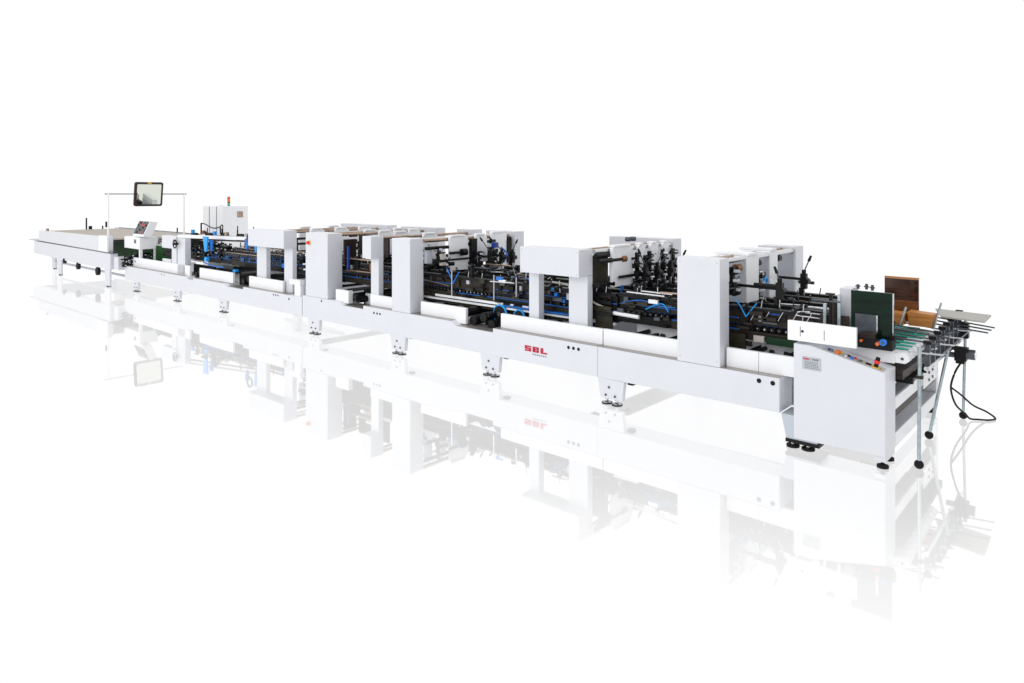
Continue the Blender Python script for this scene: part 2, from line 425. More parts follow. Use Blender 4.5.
for i in range(5): MB().cyl((-2.75+0.13*i,0.37,1.0+0.01*i),(-2.70+0.13*i,0.37,1.09+0.01*i),0.005,n=8).build('pin', 'chrome', fs)
for i in range(3): MB().obox((-2.55+0.14*i,0.3,0.60),(-2.75+0.14*i,1.0,0.78),0.045,0.035).build('link_arm', 'black', fs)
for i in range(3): MB().obox((-3.95+0.2*i,0.3,0.60),(-4.15+0.2*i,1.1,0.80),0.045,0.035).build('link_arm', 'black', fs)
# behind the seam: view between the portal and the column
for x, y, s in ((-3.6,0.55,21),(-3.9,1.2,22),(-3.5,1.55,23)): drive_block(fs, x, y, 1.0, s)

# ================================================================== MIDDLE SECTION
ms = thing('machine_section', 'long white middle section with red SBL lettering on its side beam', 'machine', (-7.15, 1.0, 0), 'sections of the folding line')
beam(ms, [(-10.02,0.24),(-4.27,0.262),(-4.27,0.585),(-5.80,0.585),(-5.80,0.535),(-6.45,0.535),(-6.55,0.585),
          (-8.40,0.585),(-8.40,0.535),(-8.90,0.535),(-9.0,0.585),(-10.02,0.585)], 0, 0.30)
ledge(ms, -7.33, -6.56, 0.586, 0.004); ledge(ms, -5.79, -4.275, 0.586, 0.004); ledge(ms, -6.44, -5.81, 0.536, 0.004); ledge(ms, -8.89, -8.41, 0.536, 0.004)
ledge(ms, -8.39, -7.75, 0.586, 0.004)
rear_beam(ms, -10.02, -4.27)
holes(ms, (-4.655,-4.587,-4.519), 0.521); holes(ms, (-8.142,-8.07,-8.003), 0.509, r=0.016); holes(ms, (-9.476,), 0.545, r=0.016)
for x in (-4.105,-5.853,-7.61,-9.70): leg(ms, x, wide=0.165)
for x in (-4.105,-5.853,-7.61,-9.70): leg(ms, x, 1.98)
panel(ms, -5.76, -4.275, 0.59, 0.758); panel(ms, -7.24, -6.37, 0.55, 0.755); panel(ms, -8.36, -7.75, 0.59, 0.745); panel(ms, -9.18, -8.85, 0.56, 0.75, 0.06, 0.14)
# portal over the logo
pf = MB().box(-5.364,-4.516,0.0,0.262,1.30,1.60,0.008).build('portal_head', 'white', ms)
B('portal_leg', 'white', ms, -5.364, -5.215, 0.165, 0.262, 0.59, 1.299, 0.005)
B('portal_leg', 'white', ms, -4.775, -4.517, 0.165, 0.262, 0.59, 1.299, 0.005)
# the other front columns
column(ms, -7.736, -7.346, 0, 0.24); dcol = column(ms, -9.928, -9.312, 0, 0.27)
MB().cyl((-9.82,-0.012,1.44),(-9.82,0,1.44),0.036,n=20).build('switch_ring', 'yellow', dcol); MB().cyl((-9.82,-0.045,1.44),(-9.82,-0.012,1.44),0.026,n=16).build('emergency_stop', 'red', dcol)
B('portal_head', 'white', ms, -8.42, -8.215, 0, 0.225, 1.28, 1.60, 0.006); B('portal_leg', 'white', ms, -8.40, -8.217, 0.14, 0.225, 0.59, 1.279, 0.005)
# rear frames
B('rear_column', 'white', ms, -5.45, -4.46, 1.98, 2.2, 1.0, 1.63, 0.006)
B('rear_column', 'white', ms, -7.82, -7.20, 1.98, 2.2, 0.98, 1.63, 0.006)
B('rear_column', 'white', ms, -8.50, -8.12, 1.98, 2.2, 0.81, 1.63, 0.006)
B('rear_column', 'white', ms, -9.98, -9.02, 1.98, 2.2, 0.81, 1.63, 0.006)
ms_rest = []
for y, s in ((0.42,6),(0.74,7),(1.1,8),(1.45,9),(1.75,10)):
    rail(ms, -10.0, -7.8, y, seed=s, zl=0.80, rest=None if y < 0.5 else ms_rest); rail(ms, -7.7, -4.28, y, seed=s+5, zl=0.775, mats=('olive','brown'), light=(y in (0.42,1.1)), rest=None if y < 0.5 else ms_rest)
rest_rollers(ms, ms_rest)
shafts(ms, [-9.8+0.47*i for i in range(12)], 0.69)
for x in (-9.1,-8.6,-7.3,-6.9,-6.2,-5.2,-4.7): link(ms, x, 0.35, 0.25)
for x in (-8.2,-7.1,-5.6): link(ms, x, 1.0, 0.25)
B('guide_strip', 'bright', ms, -7.25, -5.38, 0.372, 0.380, 0.800, 0.832); B('lower_plate', 'olive', ms, -7.70, -4.50, 0.40, 0.41, 0.715, 0.772)
# gap with big dark rollers and the blue pulley
for x, z in ((-6.30,0.60),(-6.12,0.66),(-5.98,0.58),(-6.42,0.69)):
    MB().cyl((x,0.16,z),(x,1.9,z),0.058,n=22).build('drive_roller', 'black', ms)
B('motor_plate', 'black', ms, -6.75, -5.75, 0.85, 0.89, 0.29, 0.79); B('motor_plate', 'black', ms, -9.0, -8.75, 0.45, 0.49, 0.29, 0.74)
for x, r_ in ((-5.98,0.10),(-5.66,0.075),(-5.36,0.06)):
    p = MB().cyl((x,0.31,0.70),(x,0.42,0.70),r_,n=28).build('pulley', 'black', ms); MB().ring((x,0.325,0.70),(0,1,0),r_+0.006,0.014,32).build('belt', 'cyan', p)
    MB().cyl((x,0.295,0.70),(x,0.31,0.70),r_*0.3,n=14).build('hub', 'steel', p)
MB().box(-5.95,-4.9,0.33,0.40,0.800,0.814).build('belt', 'blue', ms)
B('belt_guard', 'white', ms, -5.6, -4.9, 0.45, 0.49, 0.66, 0.80, 0.004)
MB().cyl((-8.95,0.12,0.74),(-8.62,0.30,0.80),0.022,n=12).build('crank_arm', 'black', ms)
MB().cyl((-8.80,0.15,0.66),(-8.72,0.15,0.66),0.05,n=18).build('drive_roller', 'black', ms)
B('side_bracket', 'white', ms, -8.78, -8.52, 0.32, 0.36, 0.54, 0.70, 0.004); B('side_bracket', 'blue', ms, -8.52, -8.46, 0.25, 0.33, 0.55, 0.68, 0.004)
for x, s in ((-9.0,0.5),(-8.75,0.9)): MB().cyl((x,0.16,0.62),(x,1.9,0.62),0.05,n=18).build('drive_roller', 'black', ms)
# bars and carriers, portal bay
for x, z, y0, m, r_ in ((-4.50,1.565,0.26,'chrome',0.026),(-4.62,1.56,0.26,'bronze',0.022),(-4.80,1.56,0.26,'bronze',0.016),(-7.34,1.565,0.24,'bronze',0.026),(-7.48,1.565,0.24,'chrome',0.024),(-7.66,1.56,0.24,'chrome',0.018),
                        (-9.36,1.57,0.27,'bronze',0.022),(-9.50,1.56,0.27,'bronze',0.02),(-9.75,1.57,0.27,'bronze',0.02),(-8.26,1.57,0.225,'bronze',0.022),(-8.36,1.56,0.225,'bronze',0.02)):
    bar(ms, x, z, y0, 1.99, r_, m)
B('dark_cover', 'olive', ms, -4.80, -4.47, 0.48, 0.50, 1.14, 1.50)
for i in range(5): B('dark_cover', ('black','olive','black','brown','black')[i], ms, -4.78, -4.30-0.02*i, 0.30+0.03*i, 0.32+0.03*i, 0.86+0.06*i, 0.90+0.06*i)
for y0, y1 in ((0.52,0.94),(1.08,1.22),(1.36,1.54),(1.66,1.80)): plate(ms, -4.46, -4.42, y0, y1, 1.15, 1.60)
for i, y in enumerate((1.0,1.28,1.60,1.86)):
    drive_block(ms, -4.40, y, 1.40, 31+i); drive_block(ms, -4.40, y, 1.22, 41+i)
    clamp(ms, -4.30, y+0.02, -0.12, 1.29, (0.03 if i%2 else -0.02, (-0.10,0.08,0.06,0.05)[i], (0.17,0.15,0.13,0.10)[i]))
    B('cylinder_block', 'lav', ms, -4.36, -4.32, y+0.03, y+0.10, 1.17, 1.27, 0.003)
stub(ms, -4.44, 1.46, 0.26, 0.80, 0.028, 0.042, 'cap'); stub(ms, -4.48, 1.52, 0.26, 0.70, 0.03, 0.03)
for i in range(3): MB().cyl((-4.55,0.28+0.13*i,1.19),(-4.42,0.28+0.13*i,1.19),0.028,n=12).build('bearing', 'black', ms)
MB().obox((-4.40,0.62,1.26),(-4.40,0.93,1.26),0.02,0.03).build('link_arm', 'black', ms)
for y in (0.66,0.70): MB().box(-4.41,-4.40,y,y+0.02,1.04,1.16).build('belt', 'blue', ms)
for x, y in ((-4.50,1.95),(-4.50,2.07)): MB().cyl((-4.9,y-0.4,1.63),(-4.84,y-0.4,1.63),0.03,n=14).build('bearing', 'steel', ms)
# bars and carriers, third column bay
plate(ms, -7.30, -7.26, 0.66, 1.02, 1.12, 1.60); plate(ms, -7.30, -7.26, 1.18, 1.42, 1.20, 1.60); plate(ms, -7.30, -7.26, 1.52, 1.86, 1.10, 1.62)
stub(ms, -7.30, 1.46, 0.24, 0.80, 0.024, 0.036, 'cap'); stub(ms, -7.28, 1.22, 0.24, 0.74, 0.022, 0.034); stub(ms, -7.28, 1.48, 1.02, 1.16); stub(ms, -7.28, 1.50, 1.42, 1.6); stub(ms, -7.28, 1.52, 1.84, 1.96)
stub(ms, -7.2, 1.38, 0.60, 0.92, 0.02, 0.05); stub(ms, -7.25, 1.28, 0.6, 1.15, 0.014, 0.016)
drive_block(ms, -7.25, 0.44, 1.36, 51); drive_block(ms, -7.22, 0.50, 1.24, 52); B('valve_block', 'strip', ms, -7.22, -7.17, 0.42, 0.50, 1.22, 1.38, 0.004); B('valve_block', 'lav', ms, -7.36, -7.3, 0.26, 0.36, 1.25, 1.48, 0.004)
B('dark_cover', 'black', ms, -7.28, -7.22, 1.06, 1.17, 1.08, 1.56); B('dark_cover', 'black', ms, -7.28, -7.24, 1.86, 1.95, 1.15, 1.5)
for i, (y, s) in enumerate(((1.14,61),(1.34,62),(1.46,63),(1.40,64))): drive_block(ms, -7.14, y, 1.26+0.05*(i%2), s)
clamp(ms, -6.95, 1.16, -0.2, 1.30, (-0.10,-0.08,0.18)); clamp(ms, -6.85, 1.30, -0.2, 1.32, (-0.12,-0.10,0.16)); clamp(ms, -7.0, 1.70, -0.2, 1.28, (0.05,0.04,0.14))
B('motor_cap', 'dblue', ms, -7.1, -7.02, 1.34, 1.42, 1.42, 1.50, 0.01); hose(ms, [(-7.05,1.5,1.42),(-7.0,1.58,1.32),(-7.0,1.5,1.20)], 0.014, 'blue')
B('valve_block', 'bright', ms, -6.98, -6.88, 1.22, 1.38, 1.12, 1.19, 0.01)
hose(ms, [(-6.98,0.34,1.20),(-6.92,0.34,1.12),(-6.86,0.34,1.02)], 0.008, 'blue'); hose(ms, [(-6.74,0.34,1.17),(-6.80,0.34,1.09),(-6.86,0.34,1.00)], 0.008, 'blue')
for x, y, z0 in ((-6.88,0.34,0.84),(-6.1,0.34,0.86),(-5.72,0.34,0.94)): MB().cyl((x,y,z0),(x,y,1.18),0.010,n=8).build('post', 'chrome', ms)
hose(ms, [(-6.2,0.85,1.12),(-6.1,0.95,1.17),(-5.9,1.1,1.19),(-5.7,1.1,1.18)], 0.009, 'strip'); hose(ms, [(-5.75,1.0,1.1),(-5.6,0.9,1.14),(-5.45,0.7,1.14)], 0.009, 'strip')
hose(ms, [(-5.2,0.4,1.16),(-4.95,0.4,1.14),(-4.75,0.4,1.06),(-4.55,0.35,0.98),(-4.35,0.35,0.93)], 0.012, 'strip')
MB().cyl((-4.36,0.36,0.90),(-4.30,0.36,0.895),0.026,n=14).build('cylinder_cap', 'dblue', ms); MB().cyl((-4.30,0.36,0.895),(-3.98,0.36,0.885),0.022,n=14).build('air_cylinder', 'bright', ms)
# clutter inside the portal window
for i in range(14):
    x = -5.25+0.055*i; y = 0.35+0.05*R.random(); z = 0.92+0.16*R.random()
    MB().box(x,x+0.04,y,y+0.05,z,z+0.04,0.004).build('valve_block', R.choice(['black','cyan','black','steel','lav','blue']), ms)
B('gear_plate', 'olive', ms, -4.52, -4.30, 0.32, 0.34, 0.60, 0.92)
# second bays: dark screens and small blocks behind the double columns
B('dark_cover', 'brown', ms, -9.20, -8.45, 0.50, 0.53, 1.26, 1.57); B('dark_cover', 'brown', ms, -9.30, -9.26, 0.28, 0.5, 1.1, 1.5)
B('tray', 'bronze', ms, -9.25, -8.45, 0.3, 0.42, 1.20, 1.215); B('tray', 'bronze', ms, -9.25, -8.6, 0.3, 0.42, 1.02, 1.03); B('saddle', 'bright', ms, -8.72, -8.45, 0.28, 0.40, 1.23, 1.26, 0.004)
B('sensor_block', 'cap', ms, -8.68, -8.46, 0.32, 0.42, 1.04, 1.16, 0.01); B('sensor_block', 'red', ms, -8.45, -8.43, 0.20, 0.26, 1.10, 1.18); B('sensor_block', 'dblue', ms, -9.20, -9.17, 0.28, 0.31, 1.05, 1.40)
for i in range(6): B('louvre', ('steel','lav','brown')[i%3], ms, -8.15, -7.78, 0.5+0.05*i, 0.54+0.05*i, 1.15+0.07*i, 1.19+0.07*i)
for i in range(5): drive_block(ms, -8.0, 0.5+0.2*i, 1.0+0.04*i, 70+i)
for i in range(4): drive_block(ms, -9.0, 0.7+0.25*i, 1.12, 80+i)
for x in (-9.7,-9.3,-8.9,-8.2): plate(ms, x, x+0.04, 0.95, 1.25, 1.2, 1.59)
for x in (-9.6,-9.2): plate(ms, x, x+0.04, 1.5, 1.75, 1.2, 1.6)
for x0, x1, z0, z1 in ((-7.736,-7.346,0.64,1.56),(-9.928,-9.312,0.64,1.56),(-5.364,-4.516,1.33,1.57)):
    for x in (x0+0.03,x1-0.03):
        for z in (z0,z1): MB().cyl((x,-0.0025,z),(x,0.002,z),0.007,n=10).build('screw', 'lav', ms)
# lettering on the beam: wide red SBL with a small grey line of print below
def lettering(root, x0, z0, w, h, y, m='logo', small=True):
    t = h*0.27; sh = 0.0; L = (w-0.12*w)/3; g = 0.06*w
    lt = MB()
    def q(a, b, c, d): lt.box(x0+a, x0+b, y-0.0015, y, z0+c, z0+d)
    def S(o):
        q(o,o+L,0,t); q(o,o+L,h-t,h); q(o,o+L,h/2-t/2,h/2+t/2); q(o,o+L*0.4,h/2+t/2,h-t); q(o+L*0.6,o+L,t,h/2-t/2)
    def Bl(o):
        q(o,o+L*0.94,0,t); q(o,o+L*0.94,h-t,h); q(o+L*0.3,o+L*0.9,h/2-t*0.4,h/2+t*0.4); q(o,o+L*0.4,t,h-t); q(o+L*0.66,o+L,t*0.8,h/2-t*0.4); q(o+L*0.66,o+L*0.97,h/2+t*0.4,h-t*0.8)
    def Ll(o):
        q(o,o+L*0.42,t,h); q(o,o+L,0,t)
    S(0); Bl(L+g); Ll(2*(L+g))
    o = lt.build('lettering', m, root)
    if small:
        s = MB()
        for i in range(7): s.box(x0+w*0.36+i*w*0.09, x0+w*0.36+i*w*0.09+w*0.05, y-0.0015, y, z0-h*0.5, z0-h*0.3)
        s.build('small_print', 'print', o)
lettering(ms, -5.29, 0.394, 0.335, 0.064, -0.001)

def thicket(root, x0, x1, n, seed, z0=1.10, z1=1.30, y0=0.34, y1=1.7):
    # the small brackets, pins, tie rods and cylinders that ride on the rails
    r = random.Random(seed)
    for i in range(n):
        x = x0+(x1-x0)*(i+r.random())/n; y = r.choice((0.38,0.45,0.74,0.80,1.1,1.45)); z = r.uniform(z0, z1); k = r.random()
        w = r.uniform(0.015,0.035)
        if k < 0.30:
            MB().box(x-w,x+w,y-0.02,y+0.02,1.07,z).use('steel').cyl((x,y-0.05,z-0.02),(x,y+0.05,z-0.02),0.012,n=8).build('bracket', 'black', root)
        elif k < 0.55:
            L = r.uniform(0.2,0.5); xe = min(x1, x+L)
            MB().cyl((x,y-0.04,z-0.06),(xe,y-0.04,z-0.06+r.uniform(-0.03,0.03)),r.uniform(0.006,0.011),n=8).build('tie_rod', r.choice(('chrome','black','steel','bronze')), root)
        elif k < 0.75:
            MB().cyl((x,y,1.05),(x+r.uniform(-0.03,0.05),y-0.03,z+0.03),0.007,n=8).use('black').box(x-0.02,x+0.02,y-0.03,y+0.01,1.10,1.13).build('post', 'chrome', root)
        elif k < 0.88:
            MB().cyl((x,y-0.06,z-0.05),(x,y+0.06,z-0.05),w,n=14).use('steel').cyl((x,y-0.07,z-0.05),(x,y-0.06,z-0.05),w*0.5,n=10).build('wheel', r.choice(('black','rubber','steel')), root)
        else:
            MB().box(x-0.05,x+0.06,y-0.04,y-0.01,z-0.12,z-0.08,0.003).build('valve_block', r.choice(('lav','blue','bright','steel')), root)
    for i in range(n//2):   # on the operator side of the first rail
        x = x0+(x1-x0)*r.random(); z = r.uniform(0.80,1.06); w = r.uniform(0.02,0.07)
        MB().box(x-w,x+w,0.345,0.375,z,z+r.uniform(0.015,0.05)).build('bracket', r.choice(('black','black','olive','brown','steel')), root)
thicket(fs, -4.24, -3.36, 26, 5, 1.12, 1.24); thicket(fs, -2.85, -2.2, 12, 6, 1.12, 1.2)
thicket(ms, -5.25, -4.80, 16, 7, 1.10, 1.2); thicket(ms, -7.25, -5.4, 40, 8, 1.12, 1.28); thicket(ms, -9.2, -8.4, 14, 9, 1.1, 1.3); thicket(ms, -8.15, -7.78, 10, 10, 1.1, 1.4)
for o_, a_, b_ in ((fs,-4.15,-3.36),(fs,-2.74,-2.1),(ms,-7.15,-6.75),(ms,-5.35,-4.6),(ms,-8.35,-7.8)):
    B('gap_brightener', 'bright', o_, a_, b_, 0.60, 0.62, 0.45, 0.765, 0.003)  # added white plates that brighten the shaded gaps below the rails
B('lower_plate', 'brown', fs, -3.0, -2.75, 0.40, 0.41, 0.74, 0.788)

# ================================================================== LEFT SECTION
ls = thing('machine_section', 'far white section with blue straps and a black handwheel, before the delivery table', 'machine', (-13.85, 1.0, 0), 'sections of the folding line')
beam(ls, [(-17.64,0.225),(-10.04,0.24),(-10.04,0.545),(-11.98,0.545),(-11.98,0.50),(-12.62,0.50),(-12.75,0.545),(-14.02,0.545),(-14.02,0.50),(-14.24,0.50),(-14.30,0.545),(-17.64,0.545)], 0, 0.28)
for a, b, z in ((-17.5,-14.5,0.546),(-14.01,-12.76,0.546),(-11.97,-10.5,0.546),(-12.61,-11.99,0.501)): ledge(ls, a, b, z, 0.004)
rear_beam(ls, -17.6, -10.05)
panel(ls, -17.40, -14.40, 0.52, 0.752); panel(ls, -13.95, -12.56, 0.55, 0.745); panel(ls, -11.95, -10.80, 0.55, 0.735)
B('guard_panel', 'bright', ls, -10.36, -10.18, 0.06, 0.12, 0.40, 0.72, 0.003); B('guard_panel', 'bright', ls, -10.50, -10.18, 0.05, 0.14, 0.722, 0.80, 0.004)
for x in (-12.77,-14.81,-16.98): leg(ls, x, wide=0.17 if x > -16 else 0.13)
for x in (-10.6,-12.77,-14.81,-16.98): leg(ls, x, 1.98)
holes(ls, (-10.922,-10.85,-10.776), 0.506, r=0.015); holes(ls, (-10.428,), 0.482, r=0.018); holes(ls, (-15.545,-15.406), 0.498, r=0.013)
# low cross members under the beam
B('cross_member', 'white', ls, -12.2, -10.6, 0.95, 1.0, 0.16, 0.22); B('cross_member', 'white', ls, -11.35, -10.0, 0.75, 0.80, 0.12, 0.18); B('leg', 'white', ls, -11.5, -11.36, 0.72, 0.82, 0.0, 0.26, 0.004)
B('portal_head', 'white', ls, -11.80, -10.594, 0, 0.245, 1.30, 1.60, 0.007); B('portal_leg', 'white', ls, -11.79, -11.46, 0.165, 0.245, 0.55, 1.299, 0.004); B('portal_leg', 'white', ls, -10.86, -10.596, 0.165, 0.245, 0.55, 1.299, 0.004)
B('rear_column', 'white', ls, -11.85, -10.35, 1.98, 2.2, 0.9, 1.635, 0.006)
for x, z, m in ((-10.65,1.57,'bronze'),(-10.78,1.56,'chrome'),(-11.2,1.57,'bronze'),(-10.70,1.45,'black'),(-10.72,1.36,'black')): bar(ls, x, z, 0.19, 1.99, 0.02, m)
for x, y in ((-10.62,0.5),(-10.62,1.0),(-10.62,1.5),(-11.3,0.7),(-11.3,1.3)): plate(ls, x, x+0.05, y, y+0.28, 1.2, 1.6)
for i in range(8): drive_block(ls, -10.45+0.08*(i%3), 0.3+0.2*i, 1.05+0.1*(i%3), 90+i)
for i in range(6): B('valve_block', ('black','blue','lav','black','cyan','steel')[i], ls, -11.35+0.09*i, -11.28+0.09*i, 0.35, 0.42, 0.86+0.05*(i%4), 0.93+0.05*(i%4), 0.004)
# plates carrying the handwheel
B('portal_head', 'white', ls, -15.78, -15.05, 0.10, 0.22, 1.06, 1.325, 0.006)
B('portal_leg', 'white', ls, -15.32, -15.08, 0.12, 0.22, 0.55, 1.059, 0.004)
B('column', 'white', ls, -14.98, -14.62, 0.10, 0.22, 0.55, 1.30, 0.005)
hw = MB().ring((-14.95,0.03,1.18),(0,1,0),0.085,0.012).cyl((-14.95,0.0,1.18),(-14.95,0.10,1.18),0.022)
for k in range(3):
    a = math.radians(90+120*k); hw.cyl((-14.95,0.03,1.18),(-14.95+0.085*math.cos(a),0.03,1.18+0.085*math.sin(a)),0.009)
hw.build('handwheel', 'rubber', ls)
MB().obox((-15.0,0.15,1.335),(-12.62,0.83,1.335),0.10,0.06).build('tie_beam', 'bright', ls)
MB().obox((-14.9,0.30,1.27),(-12.62,0.95,1.27),0.02,0.03).build('tie_rod', 'brown', ls)
for y in (0.95,1.3,1.6): MB().cyl((-14.8,y,1.30-0.03*y),(-11.9,y,1.30-0.03*y),0.02,n=10).build('tie_rod', R.choice(['black','brown']), ls)
B('rear_column', 'white', ls, -15.7, -15.0, 1.95, 2.1, 0.8, 1.30, 0.005); B('dark_cover', 'black', ls, -14.9, -12.6, 1.80, 1.84, 1.02, 1.27)
B('rear_column', 'white', ls, -12.5, -11.9, 1.95, 2.1, 0.8, 1.30, 0.005)
ls_rest = []
for y, s in ((0.45,20),(0.80,21),(1.15,22),(1.5,23)):
    rail(ls, -16.5, -10.1, y, seed=s, zl=0.82, upper=False, mats=('black','black'), rest=None if y < 0.5 else ls_rest)
    c = MB(); d = MB(); x = -14.6
    while x < -11.9:
        x += R.uniform(0.05,0.09); z = 1.0+R.uniform(0,0.06)
        c.cyl((x,y,0.93),(x,y,z+0.04),0.008,n=6); c.cyl((x-0.02,y-0.03,z),(x-0.02,y+0.02,z),0.018,n=8)
        if R.random() < 0.35: d.box(x,x+0.03,y-0.03,y+0.03,0.92,0.99)
    c.build('pin', 'steel', ls, kind='stuff'); d.build('spacer_block', 'blue', ls, kind='stuff')
    MB().cyl((-14.6,y-0.02,1.06),(-11.9,y-0.02,1.06),0.010,n=8).build('tie_rod', 'bronze', ls)
rest_rollers(ls, ls_rest)
for x, y in ((-14.1,0.6),(-13.7,0.9),(-13.3,0.6),(-12.9,1.0),(-12.4,0.8)): 
    MB().cyl((x,y,1.0),(x+0.06,y,1.26),0.010,n=8).build('post', 'steel', ls); MB().cyl((x-0.15,y,1.15),(x+0.25,y,1.15),0.010,n=8).build('tie_rod', 'chrome', ls)
def strap(x0, x1, y, z0, z1, m='cyan'):
    MB().prism([(x0,z1),(x1,z1),((x0+x1)/2+(x1-x0)*0.28,z0),((x0+x1)/2-(x1-x0)*0.10,z0)], 'y', y, y+0.03, 0.003).build('strap', m, ls)
strap(-13.95,-13.74,0.16,1.07,1.37); strap(-13.78,-13.66,0.22,1.08,1.30,'blue'); strap(-12.80,-12.66,0.45,1.16,1.36,'blue'); strap(-12.45,-12.33,0.45,1.12,1.42)
MB().ring((-12.6,0.45,1.37),(0,1,0),0.09,0.02).build('strap_ring', 'steel', ls)
B('sensor_block', 'cyan', ls, -13.88, -13.78, 0.16, 0.22, 0.88, 0.96, 0.004)
hose(ls, [(-14.0,0.2,0.85),(-13.6,0.2,0.80),(-13.1,0.2,0.80)], 0.012, 'blue')
MB().cyl((-13.2,0.24,0.79),(-12.75,0.24,0.80),0.045,n=16).build('motor', 'black', ls); B('sensor_block', 'cyan', ls, -12.78, -12.66, 0.2, 0.26, 0.74, 0.79, 0.004)
MB().cyl((-12.5,0.25,0.72),(-11.9,0.25,0.80),0.03,n=14).build('motor', 'black', ls)
for x, z in ((-12.30,0.60),(-12.1,0.66),(-14.1,0.64),(-14.25,0.58)): MB().cyl((x,0.16,z),(x,1.9,z),0.055,n=18).build('drive_roller', 'black', ls)
B('motor_plate', 'black', ls, -12.9, -11.95, 0.40, 0.44, 0.29, 0.74); B('motor_plate', 'black', ls, -14.9, -13.95, 0.40, 0.44, 0.29, 0.74)
for i in range(10):
    x = -14.9+0.1*i; drive_block(ls, x+0.3, 0.35+0.12*(i%4), 1.02+0.06*(i%3), 110+i)
for i in range(9): drive_block(ls, -16.6+0.12*i, 0.55+0.3*(i%4), 0.93+0.05*(i%2), 140+i)
# things on top behind the handwheel plate
for i in range(9):
    x = -16.4+0.24*i; y = 1.0+0.25*(i%3)
    MB().box(x,x+0.16,y,y+0.10,1.24,1.32).cyl((x+0.05,y,1.32),(x+0.05,y,1.38+0.06*(i%3)),0.012,n=8).build('fitting', 'black', ls)
for i, m in enumerate(('cyan','cap','cyan','bronze')): B('sensor_block', m, ls, -16.3+0.55*i, -16.2+0.55*i, 0.95, 1.0, 1.32, 1.40, 0.003)
MB().box(-16.6,-14.9,0.9,1.7,1.22,1.24).build('tray', 'steel', ls)
B('guard_panel', 'bright', ls, -16.0, -15.55, 0.2, 0.25, 0.72, 0.80, 0.003)

# ================================================================== FEEDER
fd = thing('feeder', 'feeder end with green board, brown board, teal belts and open cross rails', 'machine', (-1.8, 1.1, 0))
B('cross_rail', 'lav', fd, -1.60, -1.50, 0.32, 1.92, 0.42, 0.52, 0.004); B('cross_rail', 'lav', fd, -1.60, -1.50, 0.32, 1.92, 0.105, 0.22, 0.004)
B('rail_face', 'bright', fd, -1.498, -1.490, 0.32, 1.92, 0.412, 0.515); B('rail_face', 'bright', fd, -1.498, -1.490, 0.32, 1.92, 0.098, 0.216)
B('drip_bar', 'brown', fd, -1.55, -1.51, 0.32, 1.92, 0.325, 0.400)
B('frame_post', 'white', fd, -1.62, -1.49, 1.921, 2.02, 0.06, 0.74, 0.004)
MB().cyl((-1.55,1.97,0),(-1.55,1.97,0.02),0.05).cyl((-1.55,1.97,0.035),(-1.55,1.97,0.055),0.05).cyl((-1.55,1.97,0.01),(-1.55,1.97,0.06),0.015).build('levelling_foot', 'rubber', fd)
bp = B('bolt_plate', 'bright', fd, -1.488, -1.476, 1.30, 1.86, 0.38, 0.56, 0.003)
for y in (1.50,1.66):
    for z in (0.43,0.50): MB().cyl((-1.476,y,z),(-1.466,y,z),0.014,n=8).build('bolt', 'steel', bp)
B('table_frame', 'brown', fd, -2.20, -1.44, 0.34, 1.95, 0.66, 0.73, 0.004)
for y in (0.5,0.75,1.0,1.3): MB().box(-2.2,-1.40,y,y+0.04,0.60,0.65).build('slide_bar', 'black', fd)
B('side_plate', 'bright', fd, -2.05, -1.49, 0.285, 0.296, 0.80, 0.905, 0.004)
for i in range(9):
    y = 0.30+0.15*i; x1 = -1.385-0.004*i
    a = MB().prism([(-2.2,0.805),(x1-0.03,0.805),(x1,0.828),(x1,0.865),(x1-0.03,0.888),(-2.2,0.888)], 'y', y, y+0.095, 0.010).build('belt_arm', 'bright', fd)
    MB().prism([(-2.1,0.890),(x1-0.10,0.890),(x1-0.04,0.888),(x1-0.04,0.892),(x1-0.10,0.898),(-2.1,0.898)], 'y', y+0.012, y+0.070).build('belt', 'teal' if i else 'bright', a)
    MB().box(-2.1,x1-0.16,y+0.100,y+0.145,0.84,0.895).build('gap_bar', 'black', a)
    for dx in (0.05, 0.13): MB().cyl((x1-dx,y-0.004,0.845),(x1-dx,y,0.845),0.012,n=10).build('bolt', 'steel', a)
# side guard on the operator side
g = B('guard_panel', 'bright', fd, -2.256, -1.70, -0.02, 0.012, 0.943, 1.112, 0.004)
MB().box(-2.150,-2.146,-0.023,-0.02,0.985,1.07).build('seam', 'print', g); MB().box(-1.953,-1.949,-0.023,-0.02,0.975,1.06).build('seam', 'print', g); MB().cyl((-2.13,-0.024,1.03),(-2.13,-0.02,1.03),0.011,n=12).build('lock', 'rubber', g)
B('guard_arm', 'white', fd, -2.20, -2.12, 0.013, 0.35, 0.96, 1.02, 0.003); B('guard_arm', 'white', fd, -1.84, -1.78, 0.013, 0.35, 0.96, 1.02, 0.003)
# hopper boards
gb = B('side_board', 'gboard', fd, -1.84, -1.515, 0.33, 0.35, 0.955, 1.375, 0.003, 'tall dark green board'); B('edge_strip', 'chrome', gb, -1.514, -1.508, 0.328, 0.352, 0.955, 1.372)
B('steel_plate', 'steel', gb, -1.80, -1.635, 0.310, 0.328, 0.965, 1.180, 0.002); B('edge_strip', 'chrome', gb, -1.634, -1.622, 0.306, 0.326, 0.965, 1.180)
bb = B('side_board', 'bboard', fd, -1.860, -1.560, 1.50, 1.525, 0.96, 1.378, 0.003, 'tall glossy brown board'); B('edge_strip', 'wood', bb, -1.860, -1.560, 1.496, 1.529, 1.380, 1.396)
B('amber_band', 'amber', fd, -1.855, -1.565, 1.485, 1.497, 0.965, 1.17, 0.002); B('side_plate', 'bright', fd, -1.66, -1.62, 1.70, 1.73, 1.02, 1.22, 0.003)  # thin amber layer over the lower part of the brown board
